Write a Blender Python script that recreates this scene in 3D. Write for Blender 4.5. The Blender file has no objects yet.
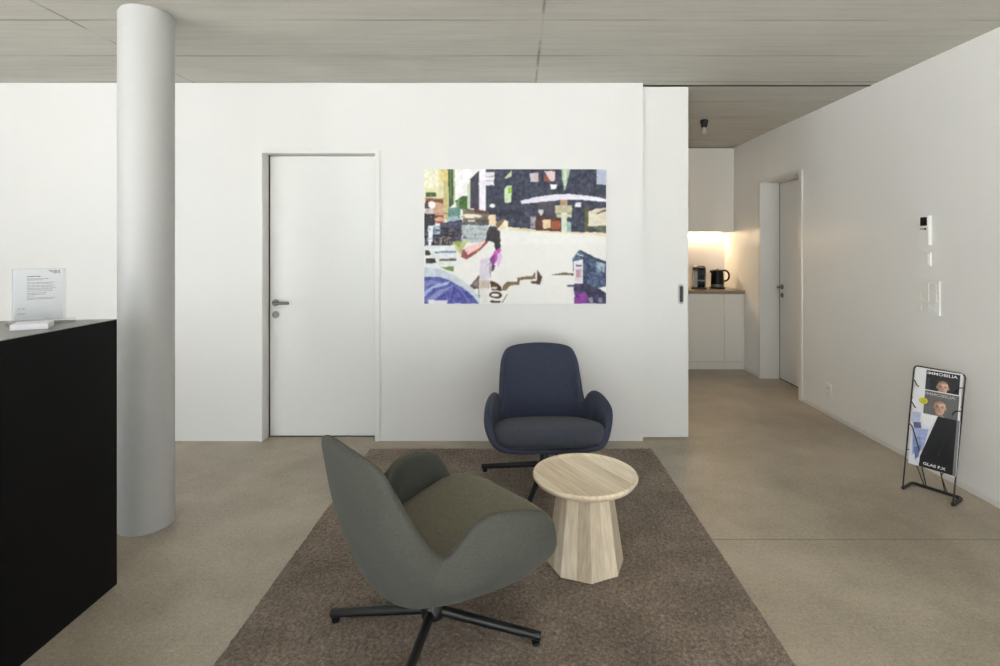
import bpy, bmesh, math, random
import numpy as np
from mathutils import Vector, Matrix

random.seed(7)
rng = np.random.default_rng(11)
S = bpy.context.scene
COL = S.collection
PI = math.pi

# ------------------------------------------------------------------ materials
def srgb(r, g, b):
    def f(c):
        c /= 255.0
        return c / 12.92 if c <= 0.04045 else ((c + 0.055) / 1.055) ** 2.4
    return (f(r), f(g), f(b), 1.0)

class NT:
    def __init__(s, name):
        s.m = bpy.data.materials.new(name)
        s.m.use_nodes = True
        s.t = s.m.node_tree
        s.b = s.t.nodes['Principled BSDF']
    def n(s, typ, **kw):
        nd = s.t.nodes.new(typ)
        for k, v in kw.items():
            setattr(nd, k, v)
        return nd
    def l(s, a, b):
        s.t.links.new(a, b)
    def coord(s, which='Object'):
        return s.n('ShaderNodeTexCoord').outputs[which]
    def mapping(s, src, scale=(1, 1, 1), rot=(0, 0, 0), loc=(0, 0, 0)):
        m = s.n('ShaderNodeMapping')
        m.inputs['Scale'].default_value = scale
        m.inputs['Rotation'].default_value = rot
        m.inputs['Location'].default_value = loc
        s.l(src, m.inputs['Vector'])
        return m.outputs['Vector']
    def noise(s, vec, scale=5, detail=4, rough=0.5, out='Fac'):
        n = s.n('ShaderNodeTexNoise')
        n.inputs['Scale'].default_value = scale
        n.inputs['Detail'].default_value = detail
        n.inputs['Roughness'].default_value = rough
        s.l(vec, n.inputs['Vector'])
        return n.outputs[out]
    def math(s, op, a, b=None, clamp=False):
        n = s.n('ShaderNodeMath', operation=op)
        n.use_clamp = clamp
        for i, v in enumerate((a, b)):
            if v is None:
                continue
            if isinstance(v, (int, float)):
                n.inputs[i].default_value = v
            else:
                s.l(v, n.inputs[i])
        return n.outputs[0]
    def ramp(s, fac, stops):
        r = s.n('ShaderNodeValToRGB')
        e = r.color_ramp.elements
        while len(e) < len(stops):
            e.new(0.5)
        for i, (p, c) in enumerate(stops):
            e[i].position = p
            e[i].color = c if len(c) == 4 else (*c, 1)
        s.l(fac, r.inputs['Fac'])
        return r.outputs['Color']
    def mix(s, fac, a, b, mode='MIX'):
        n = s.n('ShaderNodeMix', data_type='RGBA', blend_type=mode)
        for i, v in ((0, fac), (6, a), (7, b)):
            if isinstance(v, (int, float)):
                n.inputs[i].default_value = v
            elif isinstance(v, tuple):
                n.inputs[i].default_value = v
            else:
                s.l(v, n.inputs[i])
        return n.outputs[2]
    def bump(s, h, strength=0.3, dist=0.002):
        b = s.n('ShaderNodeBump')
        b.inputs['Strength'].default_value = strength
        b.inputs['Distance'].default_value = dist
        s.l(h, b.inputs['Height'])
        s.l(b.outputs['Normal'], s.b.inputs['Normal'])
    def set(s, **kw):
        names = {'color': 'Base Color', 'rough': 'Roughness', 'metal': 'Metallic',
                 'spec': 'Specular IOR Level', 'sheen': 'Sheen Weight', 'trans': 'Transmission Weight',
                 'ior': 'IOR', 'coat': 'Coat Weight', 'emit': 'Emission Color', 'estr': 'Emission Strength',
                 'sss': 'Subsurface Weight'}
        for k, v in kw.items():
            i = s.b.inputs[names[k]]
            if isinstance(v, (int, float, tuple)):
                i.default_value = v
            else:
                s.l(v, i)
        return s.m

def plain(name, col, rough=0.5, metal=0.0, var=0.03, scale=30, **kw):
    t = NT(name)
    f = t.noise(t.coord(), scale, 3)
    a = tuple(min(1, c * (1 - var)) for c in col[:3]) + (1,)
    b = tuple(min(1, c * (1 + var)) for c in col[:3]) + (1,)
    t.set(color=t.ramp(f, [(0.3, a), (0.7, b)]), rough=rough, metal=metal, **kw)
    return t.m

def mat_wall(name, col, rough=0.32, spec=0.5):
    t = NT(name)
    c = t.coord()
    f = t.noise(t.mapping(c, (3.0, 3.0, 0.35)), 1.0, 3)
    a = tuple(x * 0.985 for x in col[:3]) + (1,)
    t.set(color=t.ramp(f, [(0.35, a), (0.65, col)]), rough=rough, spec=spec)
    h = t.noise(c, 60, 2)
    h2 = t.noise(t.mapping(c, (1.5, 1.5, 0.25)), 2.0, 2)
    t.bump(t.math('ADD', t.math('MULTIPLY', h, 0.05), t.math('MULTIPLY', h2, 1.0)), 0.35, 0.006)
    return t.m

def mat_concrete():
    t = NT('board_formed_concrete')
    c = t.coord()
    streak = t.noise(t.mapping(c, (0.8, 14, 1)), 2.2, 6, 0.62)
    cloud = t.noise(t.mapping(c, (0.5, 1.4, 1)), 1.6, 5, 0.6)
    fine = t.noise(t.mapping(c, (5, 30, 1)), 3.0, 4, 0.6)
    v = t.math('ADD', t.math('MULTIPLY', streak, 0.45), t.math('ADD', t.math('MULTIPLY', cloud, 0.4), t.math('MULTIPLY', fine, 0.15)))
    base = t.ramp(v, [(0.34, srgb(176, 175, 169)), (0.5, srgb(189, 188, 182)), (0.66, srgb(200, 199, 193))])
    sep = t.n('ShaderNodeSeparateXYZ'); t.l(c, sep.inputs[0])
    wob = t.math('MULTIPLY', t.math('SUBTRACT', t.noise(c, 2.5, 2), 0.5), 0.012)
    def seam(axis, off, period, w):
        p = t.math('ADD', t.math('SUBTRACT', sep.outputs[axis], off), wob)
        fr = t.math('PINGPONG', p, period / 2)
        return t.math('SUBTRACT', 1.0, t.math('DIVIDE', fr, w), clamp=True)
    sx = seam(0, 0.135, 2.48, 0.012)
    sy = seam(1, 2.83, 0.532, 0.011)
    brk = t.ramp(t.noise(t.mapping(c, (1.0, 3, 1)), 1.3, 3), [(0.42, (0.15, 0.15, 0.15)), (0.6, (1, 1, 1))])
    seams = t.math('MULTIPLY', t.math('MAXIMUM', sx, sy), t.math('MULTIPLY', brk, 0.75), clamp=True)
    col = t.mix(seams, base, srgb(92, 90, 84))
    t.set(color=col, rough=0.85, spec=0.3)
    t.bump(t.math('SUBTRACT', v, seams), 0.4, 0.004)
    return t.m

def mat_floor():
    t = NT('polished_screed')
    c = t.coord()
    a = t.noise(c, 1.3, 5, 0.6)
    b = t.noise(c, 160, 3, 0.7)
    b2 = t.noise(c, 60, 2, 0.7)
    v = t.math('ADD', t.math('MULTIPLY', a, 0.45), t.math('ADD', t.math('MULTIPLY', b, 0.35), t.math('MULTIPLY', b2, 0.2)))
    base = t.ramp(v, [(0.40, srgb(138, 128, 113)), (0.5, srgb(164, 154, 138)), (0.60, srgb(186, 176, 160))])
    sep = t.n('ShaderNodeSeparateXYZ'); t.l(c, sep.inputs[0])
    d = t.math('ABSOLUTE', t.math('SUBTRACT', sep.outputs[1], 2.605))
    j = t.math('MULTIPLY', t.math('LESS_THAN', d, 0.004), t.math('GREATER_THAN', sep.outputs[0], 0.0))
    t.set(color=t.mix(t.math('MULTIPLY', j, 0.55), base, srgb(80, 72, 62)), rough=0.38, spec=0.4)
    t.bump(t.math('SUBTRACT', t.math('MULTIPLY', b2, 0.3), j), 0.12, 0.002)
    return t.m

def mat_fabric(name, c1, c2, sheen=0.08):
    t = NT(name)
    c = t.coord()
    w = t.noise(t.mapping(c, (1, 1, 1)), 420, 2, 0.7)
    s1 = t.noise(t.mapping(c, (1, 1, 9)), 60, 3, 0.6)
    s2 = t.noise(t.mapping(c, (9, 9, 1)), 60, 3, 0.6)
    v = t.math('ADD', t.math('MULTIPLY', w, 0.4), t.math('ADD', t.math('MULTIPLY', s1, 0.3), t.math('MULTIPLY', s2, 0.3)))
    t.set(color=t.ramp(v, [(0.38, c1), (0.62, c2)]), rough=0.92, spec=0.2, sheen=sheen)
    t.bump(v, 0.35, 0.0015)
    return t.m

def mat_rug():
    t = NT('brown_cut_pile')
    c = t.coord()
    a = t.noise(c, 260, 3, 0.75)
    b = t.noise(c, 70, 4, 0.7)
    p = t.noise(c, 4.0, 4, 0.6)
    v = t.math('ADD', t.math('MULTIPLY', a, 0.4), t.math('ADD', t.math('MULTIPLY', b, 0.4), t.math('MULTIPLY', p, 0.2)))
    t.set(color=t.ramp(v, [(0.38, srgb(66, 53, 43)), (0.5, srgb(132, 115, 100)), (0.62, srgb(196, 179, 163))]),
          rough=1.0, spec=0.05, sheen=0.3)
    t.bump(t.math('ADD', a, b), 0.9, 0.008)
    return t.m

def mat_wood(name, radial=False):
    t = NT(name)
    c = t.coord()
    sep = t.n('ShaderNodeSeparateXYZ'); t.l(c, sep.inputs[0])
    if radial:
        ang = t.math('ARCTAN2', sep.outputs[1], sep.outputs[0])
        idx = t.math('FLOOR', t.math('MULTIPLY', t.math('ADD', ang, PI + 0.35), 16 / (2 * PI)))
        g = t.noise(t.mapping(c, (26, 26, 1.5)), 3.0, 5, 0.6)
    else:
        rot = t.mapping(c, (1, 1, 1), (0, 0, math.radians(61)))
        s2 = t.n('ShaderNodeSeparateXYZ'); t.l(rot, s2.inputs[0])
        idx = t.math('FLOOR', t.math('MULTIPLY', s2.outputs[1], 17.0))
        g = t.noise(t.mapping(rot, (1.5, 26, 26)), 3.0, 5, 0.6)
    wn = t.n('ShaderNodeTexWhiteNoise', noise_dimensions='1D')
    t.l(idx, wn.inputs['W'])
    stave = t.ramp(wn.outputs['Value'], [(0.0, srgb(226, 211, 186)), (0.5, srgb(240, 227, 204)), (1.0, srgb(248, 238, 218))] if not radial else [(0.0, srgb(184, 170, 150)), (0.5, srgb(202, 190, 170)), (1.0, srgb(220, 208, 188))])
    grain = t.ramp(g, [(0.35, srgb(206, 190, 168)), (0.60, srgb(255, 255, 255))])
    t.set(color=t.mix(0.45, stave, grain, 'MULTIPLY'), rough=0.5, spec=0.35)
    t.bump(g, 0.1, 0.001)
    return t.m

def mat_print(name, rough=0.45, attr='ink'):
    t = NT(name)
    a = t.n('ShaderNodeAttribute', attribute_name=attr)
    t.set(color=a.outputs['Color'], rough=rough, spec=0.4)
    return t.m

def mat_acrylic():
    t = NT('clear_acrylic')
    tr = t.n('ShaderNodeBsdfTransparent'); tr.inputs['Color'].default_value = (0.95, 0.96, 0.96, 1)
    gl = t.n('ShaderNodeBsdfGlossy'); gl.inputs['Roughness'].default_value = 0.04
    fr = t.n('ShaderNodeFresnel'); fr.inputs['IOR'].default_value = 1.12
    mx = t.n('ShaderNodeMixShader')
    t.l(fr.outputs[0], mx.inputs[0]); t.l(tr.outputs[0], mx.inputs[1]); t.l(gl.outputs[0], mx.inputs[2])
    out = [x for x in t.t.nodes if x.type == 'OUTPUT_MATERIAL'][0]
    t.l(mx.outputs[0], out.inputs['Surface'])
    return t.m

M = {}
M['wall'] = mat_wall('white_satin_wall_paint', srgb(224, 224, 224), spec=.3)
M['wall_r'] = mat_wall('white_wall_paint_lifted', srgb(238, 238, 237), spec=.3)  # same white paint, lightened to make up for weak light on these walls
M['column'] = plain('light_grey_column_paint', srgb(178, 179, 179), 0.5, var=0.01)
M['concrete'] = mat_concrete()
M['floor'] = mat_floor()
M['door'] = plain('door_lacquer', srgb(222, 223, 222), 0.3, var=0.005, spec=.3)
M['frame'] = plain('frame_lacquer', srgb(224, 224, 222), 0.35, var=0.005)
M['dark_gap'] = plain('dark_gap_and_track', srgb(38, 37, 35), 0.8)  # for the ceiling track and the painted shade in the door gaps
M['steel'] = plain('brushed_steel', srgb(122, 120, 116), 0.42, 0.8)
M['dark_steel'] = plain('dark_recess_steel', srgb(52, 52, 52), 0.5, 0.4)
M['alu'] = plain('satin_aluminium', srgb(172, 173, 175), 0.4, 0.6)
M['black_metal'] = plain('black_powder_coat', srgb(22, 22, 23), 0.42, 0.0)
M['black_panel'] = plain('black_counter_laminate', srgb(12, 12, 12), 0.55, var=0.05, spec=0.15)
M['counter_top'] = plain('counter_top_painted_sheen', srgb(120, 120, 117), 0.35, spec=0.6)  # grey base colour holds the grazing reflection on the top
M['green'] = mat_fabric('grey_green_wool', srgb(66, 67, 62), srgb(90, 91, 86))
M['green_seat'] = mat_fabric('olive_grey_wool', srgb(94, 91, 77), srgb(124, 120, 104))
M['navy'] = mat_fabric('navy_wool', srgb(44, 49, 66), srgb(70, 76, 96))
M['navy_seat'] = mat_fabric('navy_wool_seat', srgb(54, 58, 70), srgb(80, 84, 96))
M['rug'] = mat_rug()
M['wood_top'] = mat_wood('pale_wood_staves')
M['wood_base'] = mat_wood('pale_wood_pedestal_staves', True)
M['canvas'] = plain('white_canvas_edge', srgb(236, 236, 234), 0.8)
M['paint'] = mat_print('painted_canvas', 0.7)
M['cover'] = mat_print('printed_cover', 0.3)
M['paper'] = plain('white_paper', srgb(236, 235, 240), 0.7, var=0.01)
M['ink'] = plain('grey_print', srgb(150, 149, 152), 0.8)
M['ink_dark'] = plain('dark_grey_print', srgb(105, 104, 108), 0.8)
M['white_ink'] = plain('white_print', srgb(226, 226, 226), 0.5)
M['acrylic'] = mat_acrylic()
M['plastic'] = plain('white_switch_plastic', srgb(236, 236, 233), 0.35, var=0.005)
M['display'] = plain('black_display', srgb(14, 14, 15), 0.15)
M['grey_plastic'] = plain('grey_plastic', srgb(170, 170, 168), 0.5)
M['cabinet'] = plain('white_cabinet_lacquer', srgb(236, 233, 227), 0.18, var=0.005)
M['worktop'] = plain('beige_stone_worktop', srgb(150, 137, 119), 0.35, var=0.1, scale=120)
M['black_gloss'] = plain('black_gloss_plastic', srgb(16, 14, 14), 0.4, spec=.25)
M['brown_plastic'] = plain('titan_grey_plastic', srgb(96, 86, 77), 0.3, 0.3)
M['socket_black'] = plain('black_lamp_holder', srgb(14, 13, 12), 0.6)
def _led():
    t = NT('led_strip'); t.set(color=(1, .9, .75, 1), emit=(1.0, 0.74, 0.44, 1), estr=4.0); return t.m
M['led'] = _led()
def _bulb():
    t = NT('frosted_bulb_glass'); t.set(color=(0.9, 0.88, 0.82, 1), rough=0.25, trans=0.55, ior=1.3); return t.m
M['bulb'] = _bulb()
M['ground'] = plain('outdoor_paving', srgb(170, 168, 162), 0.9)

# ------------------------------------------------------------------ helpers
def link(name, me, mats, parent=None, smooth=False, loc=None):
    o = bpy.data.objects.new(name, me)
    COL.objects.link(o)
    for m in (mats if isinstance(mats, (list, tuple)) else [mats]):
        me.materials.append(m)
    if smooth:
        for p in me.polygons:
            p.use_smooth = True
    if parent:
        o.parent = parent
    if loc:
        o.location = loc
    return o

def obj(name, bm, mats, parent=None, smooth=False, loc=None, sharp=None):
    me = bpy.data.meshes.new(name)
    bmesh.ops.recalc_face_normals(bm, faces=bm.faces)
    bm.to_mesh(me); bm.free()
    o = link(name, me, mats, parent, smooth, loc)
    if sharp is not None:
        smooth_by_angle(me, sharp)
    return o

def smooth_by_angle(me, deg):
    for p in me.polygons:
        p.use_smooth = True
    bm = bmesh.new(); bm.from_mesh(me)
    for e in bm.edges:
        e.smooth = not (len(e.link_faces) == 2 and e.calc_face_angle(0) > math.radians(deg))
    bm.to_mesh(me); bm.free()

def tag(o, label, cat, group=None, kind=None):
    o['label'] = label
    if cat: o['category'] = cat
    if group: o['group'] = group
    if kind: o['kind'] = kind
    return o

def struct(o, label=None, cat=None):
    o['kind'] = 'structure'
    if label: o['label'] = label
    if cat: o['category'] = cat
    return o

def empty(name, loc=(0, 0, 0), rz=0):
    o = bpy.data.objects.new(name, None)
    COL.objects.link(o)
    o.location = loc
    o.rotation_euler = (0, 0, rz)
    o.empty_display_size = 0.1
    return o

def box(bm, x0, x1, y0, y1, z0, z1, mi=0, bevel=0, seg=2, mat=None):
    r = bmesh.ops.create_cube(bm, size=1.0)
    vs = r['verts']
    for v in vs:
        v.co = Vector((x0 + (v.co.x + .5) * (x1 - x0), y0 + (v.co.y + .5) * (y1 - y0), z0 + (v.co.z + .5) * (z1 - z0)))
    fs = set(f for v in vs for f in v.link_faces)
    for f in fs:
        f.material_index = mi
    if bevel:
        es = list(set(e for f in fs for e in f.edges))
        rr = bmesh.ops.bevel(bm, geom=es, offset=bevel, segments=seg, profile=0.5, affect='EDGES')
        for f in rr['faces']:
            f.material_index = mi
        vs = list(set(v for f in rr['faces'] for v in f.verts) | set(v for v in vs if v.is_valid))
    if mat is not None:
        bmesh.ops.transform(bm, matrix=mat, verts=[v for v in vs if v.is_valid])
    return vs

def lathe(bm, prof, n=48, cx=0, cy=0, mi=0, axis='Z', phase=0.0):
    rings = []
    for r, z in prof:
        if r < 1e-6:
            rings.append([bm.verts.new((cx, cy, z))])
        else:
            rings.append([bm.verts.new((cx + r * math.cos(phase + 2 * PI * k / n), cy + r * math.sin(phase + 2 * PI * k / n), z)) for k in range(n)])
    for a, b in zip(rings, rings[1:]):
        for k in range(n):
            k2 = (k + 1) % n
            if len(a) == 1 and len(b) == 1:
                continue
            if len(a) == 1:
                f = bm.faces.new((a[0], b[k], b[k2]))
            elif len(b) == 1:
                f = bm.faces.new((a[k], a[k2], b[0]))
            else:
                f = bm.faces.new((a[k], a[k2], b[k2], b[k]))
            f.material_index = mi
    return [v for r in rings for v in r]

def tube(bm, pts, r, n=10, mi=0, cap=True, radii=None):
    pts = [Vector(p) for p in pts]
    rings = []
    up = Vector((0.0123, 0.021, 1))
    prev = None
    for i, p in enumerate(pts):
        t = (pts[min(i + 1, len(pts) - 1)] - pts[max(i - 1, 0)]).normalized()
        if prev is None:
            a = t.orthogonal().normalized() if abs(t.dot(up.normalized())) > 0.98 else t.cross(up).normalized()
        else:
            a = (prev - t * prev.dot(t)).normalized()
        prev = a
        b = t.cross(a)
        rr = radii[i] if radii else r
        rings.append([bm.verts.new(p + rr * (math.cos(2 * PI * k / n) * a + math.sin(2 * PI * k / n) * b)) for k in range(n)])
    for A, B in zip(rings, rings[1:]):
        for k in range(n):
            k2 = (k + 1) % n
            f = bm.faces.new((A[k], A[k2], B[k2], B[k])); f.material_index = mi
    if cap:
        f = bm.faces.new(list(reversed(rings[0]))); f.material_index = mi
        f = bm.faces.new(rings[-1]); f.material_index = mi
    return [v for R in rings for v in R]

def fillet(pts, r, n=6):
    pts = [Vector(p) for p in pts]
    out = [pts[0]]
    for a, b, c in zip(pts, pts[1:], pts[2:]):
        d1, d2 = (a - b), (c - b)
        rr = min(r, d1.length * .45, d2.length * .45)
        p1, p2 = b + d1.normalized() * rr, b + d2.normalized() * rr
        for k in range(n + 1):
            t = k / n
            out.append((1 - t) ** 2 * p1 + 2 * t * (1 - t) * b + t * t * p2)
    out.append(pts[-1])
    return out

def catmull(p0, p1, p2, p3, t):
    return 0.5 * ((2 * p1) + (-p0 + p2) * t + (2 * p0 - 5 * p1 + 4 * p2 - p3) * t * t + (-p0 + 3 * p1 - 3 * p2 + p3) * t ** 3)

def closed_curve(keys, sub):
    k = [Vector(p) for p in keys]; n = len(k); out = []
    for i in range(n):
        for s in range(sub):
            out.append(catmull(k[(i - 1) % n], k[i], k[(i + 1) % n], k[(i + 2) % n], s / sub))
    return out

def mirror_keys(half):
    return [Vector(p) for p in half] + [Vector((-p[0], p[1], p[2])) for p in half[-2:0:-1]]

def text_mesh(bm, body, size, mat, mi, sx=1.0, bold=0.0, align='LEFT'):
    cu = bpy.data.curves.new('lettering', 'FONT')
    cu.body = body; cu.size = size; cu.align_x = align; cu.offset = bold; cu.resolution_u = 3
    to = bpy.data.objects.new('lettering', cu)
    COL.objects.link(to)
    dg = bpy.context.evaluated_depsgraph_get()
    me = bpy.data.meshes.new_from_object(to.evaluated_get(dg))
    me.transform(mat @ Matrix.Diagonal((sx, 1, 1, 1)))
    n0 = len(bm.faces)
    bm.from_mesh(me)
    bm.faces.ensure_lookup_table()
    for f in bm.faces[n0:]:
        f.material_index = mi
    bpy.data.objects.remove(to); bpy.data.curves.remove(cu); bpy.data.meshes.remove(me)

# ------------------------------------------------------------------ camera
H_CAM = 1.416
F = 540.0
cam = bpy.data.objects.new('camera', bpy.data.cameras.new('camera'))
COL.objects.link(cam)
cam.location = (0, 0, H_CAM)
cam.rotation_euler = (PI / 2, 0, 0)
cam.data.sensor_width = 36
cam.data.lens = 36 * F / 1000
cam.data.shift_x = -0.017
cam.data.shift_y = -0.087
cam.data.clip_start = 0.05
S.camera = cam

# ------------------------------------------------------------------ room shell
YB, XR, XL, YR, ZC, YK = 3.92, 2.607, -5.4, -3.6, 2.6, 6.77
bm = bmesh.new(); box(bm, XL - .3, 3.2, YR - .3, YK + .3, -0.12, 0)
struct(obj('floor', bm, M['floor']), 'beige grey polished screed floor with fine speckle', 'floor')
bm = bmesh.new(); box(bm, XL - .3, 3.2, YR - .3, YK + .3, ZC, ZC + .25)
struct(obj('ceiling', bm, M['concrete']), 'grey board marked concrete ceiling with panel seams', 'ceiling')

DX0, DX1, DH = -1.850, -1.024, 2.095
WX = 0.915
bm = bmesh.new()
box(bm, XL, DX0, YB, YB + .2, 0, ZC)
box(bm, DX0, DX1, YB, YB + .2, DH, ZC)
box(bm, DX1, 0.30, YB, YB + .2, 0, ZC)
box(bm, 0.30, WX, YB, YB + .038, 0, ZC)
box(bm, 0.30, 0.88, YB + .095, YB + .2, 0, ZC)
struct(obj('wall_back', bm, M['wall']), 'white wall facing the camera with door and painting', 'wall')
bm = bmesh.new()
box(bm, 0.76, 0.88, YB + .2, YK, 0, ZC)
struct(obj('wall_passage', bm, M['wall']), 'white side wall of the kitchen passage behind the sliding door', 'wall')
bm = bmesh.new()
box(bm, XL - .2, 3.0, YK, YK + .2, 0, ZC)
struct(obj('wall_kitchen', bm, M['wall_r']), 'white wall at the back of the kitchen niche', 'wall')
# right wall with door opening
RY0, RY1 = 4.975, 5.775
bm = bmesh.new()
box(bm, XR, XR + .3, YR, RY0, 0, ZC)
box(bm, XR, XR + .3, RY1, YK, 0, ZC)
box(bm, XR, XR + .3, RY0, RY1, DH, ZC)
box(bm, XR + .27, XR + .36, RY0 - .1, RY1 + .1, 0, DH + .1)
struct(obj('wall_right', bm, M['wall_r']), 'white wall along the right side with recessed door and switches', 'wall')
bm = bmesh.new(); box(bm, XR - .008, XR - 0.0005, YR, RY0 - .052, 0, 0.032, bevel=.002)
box(bm, XR - .008, XR - 0.0005, RY1 + .042, 6.19, 0, 0.032, bevel=.002)
struct(obj('baseboard_right', bm, M['frame']), 'low white baseboard along the right wall', 'baseboard')
# glazed rear and left sides (behind / beside the camera): daylight comes in here
def glazed_wall(name, horizontal, pos, a0, a1, win, thick=.25):
    bm = bmesh.new()
    def b(u0, u1, z0, z1):
        if horizontal: box(bm, u0, u1, pos - thick, pos, z0, z1)
        else: box(bm, pos - thick, pos, u0, u1, z0, z1)
    u = a0
    for (w0, w1, z0, z1) in win:
        b(u, w0, 0, ZC); b(w0, w1, 0, z0) if z0 > 0 else None; b(w0, w1, z1, ZC); u = w1
    b(u, a1, 0, ZC)
    return bm
REARW = [(-5.0, -2.9, 0.05, 2.5), (-2.6, -0.3, 0.05, 2.5), (0.0, 2.3, 0.05, 2.5)]
LEFTW = [(-3.2, -1.2, 0.05, 2.5), (-1.0, 0.7, 0.05, 2.5)]
struct(obj('wall_rear', glazed_wall('wall_rear', True, YR, XL, XR + .3, REARW), M['wall']), 'window wall behind the camera', 'wall')
struct(obj('wall_left', glazed_wall('wall_left', False, XL, YR, YK, LEFTW), M['wall']), 'window wall far to the left', 'wall')
k = 0
for horiz, pos, wins in ((True, YR, REARW), (False, XL, LEFTW)):
    for (u0, u1, z0, z1) in wins:
        k += 1
        bm = bmesh.new()
        def fb(a, b_, c, d):
            if horiz: box(bm, a, b_, pos - .16, pos - .10, c, d, bevel=.004)
            else: box(bm, pos - .16, pos - .10, a, b_, c, d, bevel=.004)
        fb(u0, u0 + .06, z0, z1); fb(u1 - .06, u1, z0, z1)
        fb(u0 + .06, u1 - .06, z0, z0 + .06); fb(u0 + .06, u1 - .06, z1 - .06, z1)
        mid = (u0 + u1) / 2
        fb(mid - .035, mid + .035, z0 + .06, z1 - .06)
        struct(obj('window_%d' % k, bm, M['alu']), 'aluminium window frame behind the camera', 'window')
bm = bmesh.new(); box(bm, -25, 20, -25, YR - .3, -.22, -.12); box(bm, -25, XL - .3, YR - .3, 12, -.22, -.12)
struct(obj('ground', bm, M['ground']), 'paved ground outside the windows', 'ground')

# ceiling track of the sliding door
bm = bmesh.new()
box(bm, WX - .3, XR - .002, YB + .052, YB + .074, ZC - .004, ZC - .0005)
struct(obj('trim_1', bm, M['dark_gap']), 'dark sliding door track in the concrete ceiling', 'trim')
# sliding door panel
t = empty('door_1', (0.83, YB + .063, 0))
struct(t, 'white full height sliding panel beside the kitchen passage', 'door')
bm = bmesh.new(); box(bm, -.40, .428, -.02, .02, .012, ZC - .016, bevel=.003)
panel = obj('panel', bm, M['door'], t)
bm = bmesh.new()
def stadium(bm, cx, cz, w, h, y, n=10, mi=0, grow=0):
    r = w / 2
    vs = []
    for a0, zc in ((0, cz + h / 2 - r), (PI, cz - h / 2 + r)):
        for q in range(n + 1):
            a = a0 + PI * q / n
            vs.append(bm.verts.new((cx + r * math.cos(a), y, zc + r * math.sin(a))))
    return vs
HX, HZ = .372, 1.063
o1 = stadium(bm, HX, HZ, .045, .150, -.0225); o2 = stadium(bm, HX + .003, HZ, .026, .122, -.0225)
o3 = stadium(bm, HX, HZ, .045, .150, -.0195); o4 = stadium(bm, HX + .003, HZ, .026, .122, -.0205)
N = len(o1)
for q in range(N):
    r = (q + 1) % N
    bm.faces.new((o1[q], o1[r], o2[r], o2[q])); bm.faces.new((o1[r], o1[q], o3[q], o3[r]))
    f = bm.faces.new((o2[q], o2[r], o4[r], o4[q])); f.material_index = 1
f = bm.faces.new(o4); f.material_index = 1
h = obj('pull_handle', bm, [M['alu'], M['dark_steel']], panel)
h['label'] = 'oval recessed metal pull handle'

# ---- lever set, built in a local frame: door face in the XZ plane facing -Y, lever to +X
def lever_set(parent, loc, rz, name='lever_handle'):
    bm = bmesh.new()
    def disc(cx, cz, r, y0, y1):
        vs = lathe(bm, [(0, 0), (r * .96, 0), (r, .002), (r, y1 - y0)], 28)
        bmesh.ops.transform(bm, matrix=Matrix.Translation((cx, y0, cz)) @ Matrix.Rotation(-PI / 2, 4, 'X'), verts=vs)
    disc(0, 0, .026, -.010, 0)
    tube(bm, fillet([(0, -.004, 0), (0, -.055, 0), (.118, -.055, 0)], .014), .0095, 14)
    o = obj(name, bm, M['steel'], parent, loc=loc, sharp=40); o.rotation_euler = (0, 0, rz)
    bm = bmesh.new()
    disc(0, -.088, .026, -.010, 0)
    box(bm, -.0035, .0035, -.0115, -.0098, -.104, -.082)
    o = obj('lock_rosette', bm, M['steel'], parent, loc=loc, sharp=40); o.rotation_euler = (0, 0, rz)

# hinged door in the back wall
t = empty('door_2', ((DX0 + DX1) / 2, YB, 0))
struct(t, 'white hinged door in the back wall with steel lever', 'door')
cx = (DX0 + DX1) / 2
hw = (DX1 - DX0) / 2
def door_frame(bm, hw, top, depth, cas_l, cas_r, prot=.012, lin=.006):
    # casing (in front of wall face y=0) and lining through the reveal
    box(bm, -hw - cas_l, -hw + lin, -prot, .0, 0, top + .02, bevel=.0015, seg=1)
    box(bm, hw - lin, hw + cas_r, -prot, .0, 0, top + .02, bevel=.0015, seg=1)
    box(bm, -hw + lin, hw - lin, -prot, .0, top - lin, top + .02, bevel=.0015, seg=1)
    box(bm, -hw, -hw + lin, 0, depth + .06, 0, top)
    box(bm, hw - lin, hw, 0, depth + .06, 0, top)
    box(bm, -hw + lin, hw - lin, 0, depth + .06, top - lin, top)
bm = bmesh.new(); door_frame(bm, hw, DH, .089, .018, .030)
obj('door_frame', bm, M['frame'], t)
bm = bmesh.new(); box(bm, -hw + .017, hw - .012, .089, .129, .008, DH - .012, bevel=.002)
leaf = obj('door_leaf', bm, M['door'], t)
bm = bmesh.new(); box(bm, -hw + .0065, hw - .0065, .1295, .140, 0.0, DH - .007)
box(bm, -hw + .0065, -hw + .0165, .092, .1295, 0.0, DH - .007); box(bm, -hw + .0165, hw - .0125, .094, .1295, 0.0, .0075)  # dark plate and strips stand in for the shade around the leaf
sl = obj('dark_gap', bm, M['dark_gap'], t); sl['label'] = 'dark filler standing for the shade in the door gap'
lever_set(leaf, (-1.790 - cx, .089, .995), 0)

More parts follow.
